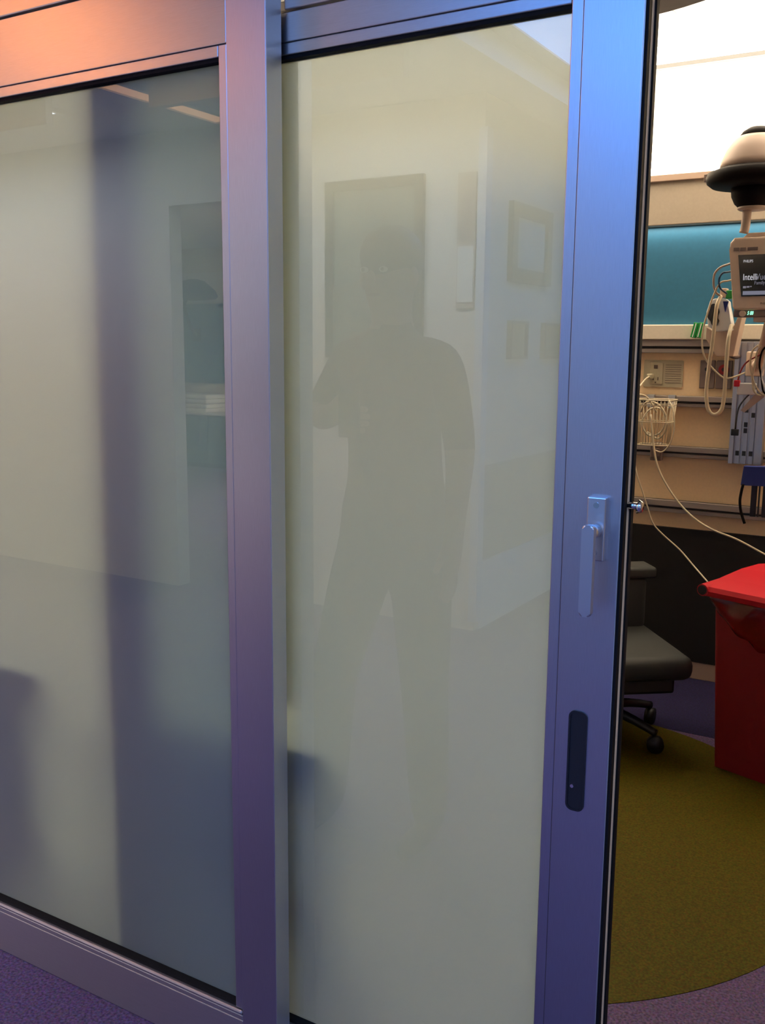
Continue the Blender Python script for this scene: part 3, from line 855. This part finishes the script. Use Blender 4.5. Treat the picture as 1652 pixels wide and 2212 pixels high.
BW, BD = 0.40, 0.42
bm = bmesh.new()
lo = [bm.verts.new(v) for v in ((0, 0, 0), (BW, 0, 0), (BW, BD, 0), (0, BD, 0))]
hi = [bm.verts.new(v) for v in ((-0.028, -0.02, 0.62), (BW + .028, -0.02, 0.62), (BW + .028, BD + .02, 0.62), (-0.028, BD + .02, 0.62))]
ii = [bm.verts.new(v) for v in ((-0.018, -0.01, 0.62), (BW + .018, -0.01, 0.62), (BW + .018, BD + .01, 0.62), (-0.018, BD + .01, 0.62))]
fl_ = [bm.verts.new(v) for v in ((0.01, 0.01, 0.02), (BW - .01, 0.01, 0.02), (BW - .01, BD - .01, 0.02), (0.01, BD - .01, 0.02))]
bm.faces.new(lo[::-1])
bm.faces.new(fl_)
for k in range(4):
    q = (k + 1) % 4
    bm.faces.new((lo[k], lo[q], hi[q], hi[k]))
    bm.faces.new((hi[k], hi[q], ii[q], ii[k]))
    bm.faces.new((ii[k], ii[q], fl_[q], fl_[k]))
bmesh.ops.bevel(bm, geom=[e for e in bm.edges if abs(e.verts[0].co.z - e.verts[1].co.z) > 0.3], offset=0.012, segments=3, profile=0.5, affect='EDGES')
local_bin(bm)
link('body', mesh_of(bm, 'body'), 'red', rb)
# liner folded over the rim, drooping in a swag at the front
bm = bmesh.new()
nseg = 40
rows = []
for i in range(nseg + 1):
    s = i / nseg
    x = -0.034 + (BW + 0.068) * s
    droop = 0.035 + 0.135 * math.sin(math.pi * min(1, max(0, (s * 1.05 - 0.02)))) ** 0.8 + 0.006 * math.sin(37 * s)
    row = []
    for j in range(9):
        v = j / 8
        z = 0.628 - droop * v
        y = -0.026 - 0.012 * math.sin(math.pi * v) - 0.004 * math.sin(21 * s + 5 * v) + 0.0325 * 0 + 0.02 * v * (droop / 0.62)
        row.append(bm.verts.new((x, y, z)))
    rows.append(row)
for a, b in zip(rows, rows[1:]):
    for j in range(8):
        bm.faces.new((a[j], b[j], b[j + 1], a[j + 1]))
g = bmesh.ops.extrude_face_region(bm, geom=bm.faces[:])
bmesh.ops.translate(bm, verts=[v for v in g['geom'] if isinstance(v, bmesh.types.BMVert)], vec=(0, 0.004, 0))
local_bin(bm)
link('liner', mesh_of(bm, 'liner'), 'bag', rb, smooth=True)
# lid: domed slab, rolled edge tube on the left
bm = bmesh.new()
bm_prism(bm, [(-0.055, 0.622), (-0.06, 0.640), (-0.052, 0.655), (0.06, 0.668), (0.20, 0.680), (0.32, 0.680), (0.45, 0.668), (0.455, 0.650), (0.44, 0.628)], 'x', -0.052, BW + 0.052)
bmesh.ops.bevel(bm, geom=[e for e in bm.edges if abs(e.verts[0].co.x - e.verts[1].co.x) < 1e-6], offset=0.008, segments=3, profile=0.5, affect='EDGES')
local_bin(bm)
ld = link('lid', mesh_of(bm, 'lid'), 'red_lid', rb)
bm = bmesh.new()
bm_tube(bm, [(-0.050, -0.062, 0.642), (-0.050, BD + 0.02, 0.652)], 0.021, 18, False)
local_bin(bm)
link('rolled_edge', mesh_of(bm, 'rolled_edge'), 'red_lid', ld, smooth=False)
bm = bmesh.new()
bm_tube(bm, [(-0.050, -0.0655, 0.642), (-0.050, -0.060, 0.642)], 0.0165, 18, False)
local_bin(bm)
link('edge_hole', mesh_of(bm, 'edge_hole'), 'black', ld)


# ================================================================ SEATS
def seat(name, label, cx, cy, vinyl, rotz_, w_=0.5, d_=0.5, zs=0.40, back=0.66, back_side=-1):
    """low padded wheeled chair: seat cushion, back cushion, arm caps, five-star base with casters"""
    t = thing(name, (cx, cy, 0), label, 'chair')
    Mx = Matrix.Translation((cx, cy, 0)) @ Matrix.Rotation(rotz_, 4, 'Z')

    def add(nm, bm, mt, parent=t, sm=True):
        bmesh.ops.transform(bm, matrix=Mx, verts=bm.verts[:])
        return link(nm, mesh_of(bm, nm), mt, parent, smooth=sm)
    b = bmesh.new()
    bm_box(b, -w_ / 2, w_ / 2, -d_ / 2, d_ / 2, zs - 0.09, zs, 0.035, 4)
    add('seat_cushion', b, vinyl)
    b = bmesh.new()
    bm_box(b, -w_ / 2 + .02, w_ / 2 - .02, d_ / 2 - .09, d_ / 2 + .01, zs - 0.02, back, 0.03, 4)
    add('back_cushion', b, vinyl)
    b = bmesh.new()
    bm_box(b, -w_ / 2 - .01, w_ / 2 + .01, d_ / 2 - .10, d_ / 2 + .03, back - 0.01, back + 0.035, 0.012, 2)
    add('back_cap', b, vinyl)
    b = bmesh.new()
    bm_box(b, -w_ / 2 + .05, w_ / 2 - .05, -d_ / 2 + .05, d_ / 2 - .05, zs - 0.15, zs - 0.085, 0.012, 2)
    add('seat_pan', b, 'black', sm=False)
    b = bmesh.new()
    bm_tube(b, [(0, 0, 0.09), (0, 0, zs - 0.14)], 0.03, 16, False)
    add('column', b, 'black')
    for k in range(5):
        a = 2 * math.pi * k / 5 + 0.3
        b = bmesh.new()
        bm_tube(b, [(0, 0, 0.115), (0.14 * math.cos(a), 0.14 * math.sin(a), 0.10), (0.25 * math.cos(a), 0.25 * math.sin(a), 0.075)], lambda s: 0.022 - 0.008 * s, 8)
        add('base_arm', b, 'black')
        b = bmesh.new()
        ca, sa = math.cos(a + .6), math.sin(a + .6)
        px, py = 0.25 * math.cos(a), 0.25 * math.sin(a)
        bm_tube(b, [(px - .016 * sa, py + .016 * ca, 0.032), (px + .016 * sa, py - .016 * ca, 0.032)], 0.031, 16, False)
        add('caster', b, 'black')
    return t


seat('caster_chair', 'grey vinyl chair on casters beside the red bin', -1.10, 2.10, 'grey_vinyl', R(38), 0.52, 0.50, 0.370, 0.575)
seat('blue_chair', 'dark blue low chair blurred behind the frosted leaves', -1.25, 0.375, 'blue_vinyl', R(180), 0.50, 0.46, 0.46, 0.68)
seat('brown_chair', 'dark brown chair blurred behind the fixed frosted leaf', -1.93, 0.33, 'brown_vinyl', R(180), 0.42, 0.46, 0.42, 0.72)

# yellow-green curtain gathered behind the leaf overlap
cu = thing('privacy_curtain', (-1.1, 0.135, 0.8), 'narrow yellow-green curtain gathered behind the door leaves', 'curtain')
bm = bmesh.new()
rows = []
for i in range(41):
    s = i / 40
    x = -1.150 + 0.085 * s
    y = 0.116 + 0.012 * math.sin(s * math.pi * 9)
    rows.append([bm.verts.new((x, y, 0.80)), bm.verts.new((x, y, 2.02))])
for a, b in zip(rows, rows[1:]):
    bm.faces.new((a[0], b[0], b[1], a[1]))
g = bmesh.ops.extrude_face_region(bm, geom=bm.faces[:])
bmesh.ops.translate(bm, verts=[v for v in g['geom'] if isinstance(v, bmesh.types.BMVert)], vec=(0, 0.003, 0))
link('fabric', mesh_of(bm, 'fabric'), 'curtain', cu, smooth=True)
box('curtain_track', -2.1, -0.1, 0.125, 0.145, 2.040, 2.058, 'alu', cu, 0.002)
for x in (-2.05, -0.15):
    box('track_bracket', x, x + 0.02, 0.101, 0.126, 2.040, 2.058, 'alu', cu)
for k in range(5):
    box('glider', -1.146 + 0.018 * k, -1.142 + 0.018 * k, 0.130, 0.140, 2.015, 2.041, 'white', cu)


# ================================================================ CORRIDOR SIDE (seen mirrored in the panes)
def picture(label, face, a0, a1, z0, z1, pos, art, fw_=0.05, group=None, frame='frame_wood'):
    """framed picture; face 'y' hangs on a wall facing +y (a = x), face 'x' on a wall facing +x (a = y)"""
    def bb(p0, p1, q0, q1, d0, d1):
        return (p0, p1, pos + d0, pos + d1, q0, q1) if face == 'y' else (pos + d0, pos + d1, p0, p1, q0, q1)
    c = ((a0 + a1) / 2, pos, z0) if face == 'y' else (pos, (a0 + a1) / 2, z0)
    t = thing('picture', c, label, 'picture', group)
    boxes('frame', [bb(a0, a1, z1 - fw_, z1, 0.001, 0.03), bb(a0, a1, z0, z0 + fw_, 0.001, 0.03), bb(a0, a0 + fw_, z0 + fw_, z1 - fw_, 0.001, 0.03), bb(a1 - fw_, a1, z0 + fw_, z1 - fw_, 0.001, 0.03)], frame, t)
    box('print', *bb(a0 + fw_, a1 - fw_, z0 + fw_, z1 - fw_, 0.001, 0.012), art, t)
    return t


picture('large dark framed picture mirrored behind the person', 'y', -3.01, -2.42, 1.40, 2.31, -2.95, 'dark_art', 0.05, frame='lamp_dark')
picture('brown framed pale picture mirrored at the upper right of the sliding leaf', 'x', -3.80, -3.25, 1.80, 2.20, -2.10, 'pale_art', 0.07)
picture('small tan picture nearer the corner guard, mirrored below the brown frame', 'x', -3.50, -3.27, 1.40, 1.60, -2.10, 'tan_art', 0.015)
picture('small tan picture farther from the corner guard, mirrored below the brown frame', 'x', -4.02, -3.74, 1.40, 1.60, -2.10, 'tan_art', 0.015)
rc = thing('wall_clock', (-2.09, -4.35, 2.05), 'round brown wall clock mirrored beside the brown picture frame', 'clock')
bm = bmesh.new()
bm_tube(bm, [(-2.099, -4.38, 2.03), (-2.06, -4.38, 2.03)], 0.26, 40, False)
link('clock_rim', mesh_of(bm, 'clock_rim'), 'frame_wood', rc)
bm = bmesh.new()
bm_tube(bm, [(-2.061, -4.38, 2.03), (-2.055, -4.38, 2.03)], 0.22, 40, False)
link('clock_face', mesh_of(bm, 'clock_face'), 'tan_art', rc)
# notice holder between the big picture and the corner guard
nh = thing('notice_board', (-2.2, -2.945, 1.7), 'narrow white notice strip mirrored beside the corner guard', 'sign')
box('backing', -2.235, -2.135, -2.949, -2.938, 1.65, 2.30, 'beige_trim', nh, 0.002)
box('sheet', -2.228, -2.142, -2.939, -2.935, 1.68, 1.95, 'linen', nh)

# room across the corridor
sc_ = thing('storage_cabinet', (-8.4, -7.8, 0), 'long low teal-grey cabinet in the room across the corridor', 'cabinet')
box('carcass', -9.6, -7.2, -8.05, -7.57, 0.06, 0.64, 'cabinet', sc_, 0.004)
box('plinth', -9.55, -7.25, -8.03, -7.62, 0.0, 0.06, 'black', sc_)
box('worktop', -9.62, -7.18, -8.06, -7.54, 0.64, 0.66, 'white', sc_, 0.004)
for k in range(4):
    dr = box('door', -9.59 + 0.6 * k, -9.01 + 0.6 * k, -7.57, -7.552, 0.07, 0.63, 'cabinet', sc_, 0.003)
    box('handle', -9.12 + 0.6 * k, -9.105 + 0.6 * k, -7.552, -7.53, 0.30, 0.44, 'steel', dr, 0.003)
for k, lab in enumerate(('lower folded white linen bundle on the far cabinet', 'upper folded white linen bundle on the far cabinet')):
    t = thing('folded_linen', (-8.3, -7.8, 0.66 + 0.11 * k), lab, 'linen', 'folded linen on the far cabinet')
    for q in range(2):
        box('fold', -8.72 + .03 * k, -7.85, -8.0, -7.6, 0.661 + 0.11 * k + 0.055 * q, 0.714 + 0.11 * k + 0.055 * q, 'linen', t, 0.02)
fx = thing('exam_lamp', (-8.3, -7.8, 1.9), 'dark tilted exam lamp head mirrored in the fixed leaf', 'lamp')
lathe('shade', [(0.05, 2.25), (0.13, 2.23), (0.26, 2.12), (0.29, 2.05), (0.26, 2.02), (0.05, 2.00)], -8.10, -7.70, 'lamp_dark', fx, 32)
tube('stem', [(-8.24, -7.72, 2.02), (-8.30, -7.75, 1.93), (-8.34, -7.90, 1.70), (-8.40, -8.065, 1.60)], 0.022, 'lamp_dark', fx, 10)
box('wall_bracket', -8.46, -8.34, -8.083, -8.06, 1.52, 1.68, 'lamp_dark', fx, 0.004)
box('wall_panel', -8.64, -7.0, -8.101, -8.086, 2.0, 2.36, 'linen', wx, label='pale panel above the teal band')


# ---------------------------------------------------------------- person mirrored in the sliding leaf
def person():
    PX, PY = -1.385, -0.87
    V, Rr, E, T = [], [], [], []

    def v(x, y, z, rx, ry=None):
        V.append((PX + x, PY + y, z))
        Rr.append((rx, ry if ry else rx))
        return len(V) - 1

    def e(a, b, tg):
        E.append((a, b))
        T.append(tg)
    pel = v(0.01, 0, 0.93, 0.150, 0.115)
    wai = v(0.015, 0.005, 1.06, 0.142, 0.105)
    che = v(0.01, 0.01, 1.27, 0.150, 0.110)
    upc = v(0.005, 0.0, 1.41, 0.110, 0.085)
    nek = v(0, 0.0, 1.50, 0.052)
    chi = v(-0.005, 0.015, 1.575, 0.060, 0.066)
    hed = v(-0.008, 0.015, 1.66, 0.078, 0.092)
    crn = v(-0.008, 0.0, 1.735, 0.052, 0.06)
    for a, b, tg in ((pel, wai, 'shirt'), (wai, che, 'shirt'), (che, upc, 'shirt'), (upc, nek, 'skin'), (nek, chi, 'skin'), (chi, hed, 'skin'), (hed, crn, 'skin')):
        e(a, b, tg)
    # arm with the elbow out (image left), hand in front of the chest
    s1 = v(-0.150, 0.0, 1.425, 0.060)
    e1 = v(-0.235, 0.03, 1.255, 0.046)
    w1 = v(-0.065, 0.225, 1.265, 0.030, 0.026)
    h1 = v(-0.010, 0.255, 1.275, 0.038, 0.018)
    for a, b, tg in ((upc, s1, 'shirt'), (s1, e1, 'shirt'), (e1, w1, 'skin'), (w1, h1, 'skin')):
        e(a, b, tg)
    # hanging arm
    s2 = v(0.165, 0.0, 1.425, 0.060)
    e2 = v(0.215, 0.0, 1.18, 0.045)
    w2 = v(0.225, 0.05, 0.94, 0.029, 0.025)
    h2 = v(0.223, 0.06, 0.875, 0.020, 0.038)
    for a, b, tg in ((upc, s2, 'shirt'), (s2, e2, 'shirt'), (e2, w2, 'skin'), (w2, h2, 'skin')):
        e(a, b, tg)
    for k, ln in enumerate((0.062, 0.072, 0.067, 0.052)):
        a = v(0.030, 0.262 + 0.004 * k, 1.300 - 0.018 * k, 0.0095)
        b = v(0.030 + ln * .55, 0.285, 1.298 - 0.018 * k, 0.0085)
        c = v(0.030 + ln * .8, 0.262, 1.296 - 0.018 * k, 0.0075)
        e(h1, a, 'skin'); e(a, b, 'skin'); e(b, c, 'skin')
        a = v(0.222, 0.034 + 0.019 * k, 0.832, 0.0095)
        b = v(0.219, 0.034 + 0.019 * k, 0.832 - ln * .55, 0.0085)
        c = v(0.208, 0.034 + 0.019 * k, 0.832 - ln, 0.0075)
        e(h2, a, 'skin'); e(a, b, 'skin'); e(b, c, 'skin')
    a = v(-0.020, 0.262, 1.312, 0.0105); b = v(0.012, 0.272, 1.335, 0.009)
    e(w1, a, 'skin'); e(a, b, 'skin')
    a = v(0.212, 0.102, 0.890, 0.0105); b = v(0.206, 0.122, 0.855, 0.009)
    e(w2, a, 'skin'); e(a, b, 'skin')
    # legs
    for sx_, kx, ax, ky in ((-0.085, -0.165, -0.205, 0.05), (0.095, 0.125, 0.130, 0.02)):
        hp_ = v(sx_, 0, 0.86, 0.100, 0.105)
        kn = v(kx, ky, 0.49, 0.070, 0.074)
        cf_ = v((kx + ax) / 2, ky - .015, 0.34, 0.066, 0.070)
        an = v(ax, ky - .03, 0.10, 0.056, 0.060)
        he = v(ax, ky - .03, 0.045, 0.040, 0.040)
        to = v(ax - .01, ky + .13, 0.032, 0.038, 0.028)
        e(pel, hp_, 'trousers'); e(hp_, kn, 'trousers'); e(kn, cf_, 'trousers'); e(cf_, an, 'trousers'); e(an, he, 'shoe'); e(he, to, 'shoe')
    me = bpy.data.meshes.new('person_skeleton')
    me.from_pydata(V, E, [])
    o = bpy.data.objects.new('person_tmp', me)
    COL.objects.link(o)
    o.modifiers.new('skin', 'SKIN').use_smooth_shade = True
    for i, d in enumerate(me.skin_vertices[0].data):
        d.radius = Rr[i]
        d.use_root = (i == pel)
    sb = o.modifiers.new('sub', 'SUBSURF')
    sb.levels = sb.render_levels = 2
    dg = bpy.context.evaluated_depsgraph_get()
    out = bpy.data.meshes.new_from_object(o.evaluated_get(dg))
    bpy.data.objects.remove(o)
    mats = ['shirt', 'skin', 'trousers', 'shoe']
    out.materials.clear()
    for m in mats:
        out.materials.append(M[m])
    P = [Vector(p) for p in V]
    for f in out.polygons:
        c = f.center
        best, bt = 1e9, 'shirt'
        for (a, b), tg in zip(E, T):
            ab = P[b] - P[a]
            t = max(0, min(1, (c - P[a]).dot(ab) / ab.length_squared))
            rr = Rr[a][0] * (1 - t) + Rr[b][0] * t
            d = (c - (P[a] + ab * t)).length - rr
            if d < best:
                best, bt = d, tg
        if bt == 'shirt' and c.z < 0.99:
            bt = 'trousers'
        if bt == 'trousers' and c.z > 0.99:
            bt = 'shirt'
        f.material_index = mats.index(bt)
        f.use_smooth = True
    p = link('person', out, None, None, 'person in maroon top and dark trousers, one elbow out, mirrored in the sliding leaf', 'person')
    # face and hair
    fx_, fy_ = PX - 0.008, PY + 0.015
    def ball(nm, c, r, mt, sz=(1, 1, 1)):
        b = bmesh.new()
        bmesh.ops.create_uvsphere(b, u_segments=16, v_segments=10, radius=r, matrix=Matrix.Translation(c) @ Matrix.Diagonal((*sz, 1)))
        return link(nm, mesh_of(b, nm), mt, p, smooth=True)
    ball('hair', (fx_, fy_ - 0.016, 1.698), 0.094, 'hair', (0.93, 1.05, 0.92))
    ball('nose', (fx_, fy_ + 0.094, 1.632), 0.014, 'skin', (0.8, 1.1, 1.6))
    ball('mouth', (fx_, fy_ + 0.079, 1.592), 0.016, 'red', (1.3, 0.4, 0.35))
    for s in (-1, 1):
        ball('eye', (fx_ + 0.030 * s, fy_ + 0.081, 1.658), 0.011, 'linen', (1.2, 0.6, 0.7))
        ball('pupil', (fx_ + 0.030 * s, fy_ + 0.087, 1.658), 0.005, 'black')
        ball('ear', (fx_ + 0.080 * s, fy_ + 0.002, 1.640), 0.024, 'skin', (0.4, 0.8, 1.2))
    # phone held in the raised hand
    ph = thing('phone', (PX + 0.04, PY + 0.27, 1.25), 'small dark phone held in front of the mirrored person', 'phone')
    box('phone_body', PX + 0.012, PX + 0.075, PY + 0.290, PY + 0.299, 1.225, 1.345, 'black', ph, 0.003)
    box('phone_screen', PX + 0.016, PX + 0.071, PY + 0.2885, PY + 0.2905, 1.235, 1.335, 'screen', ph)


person()
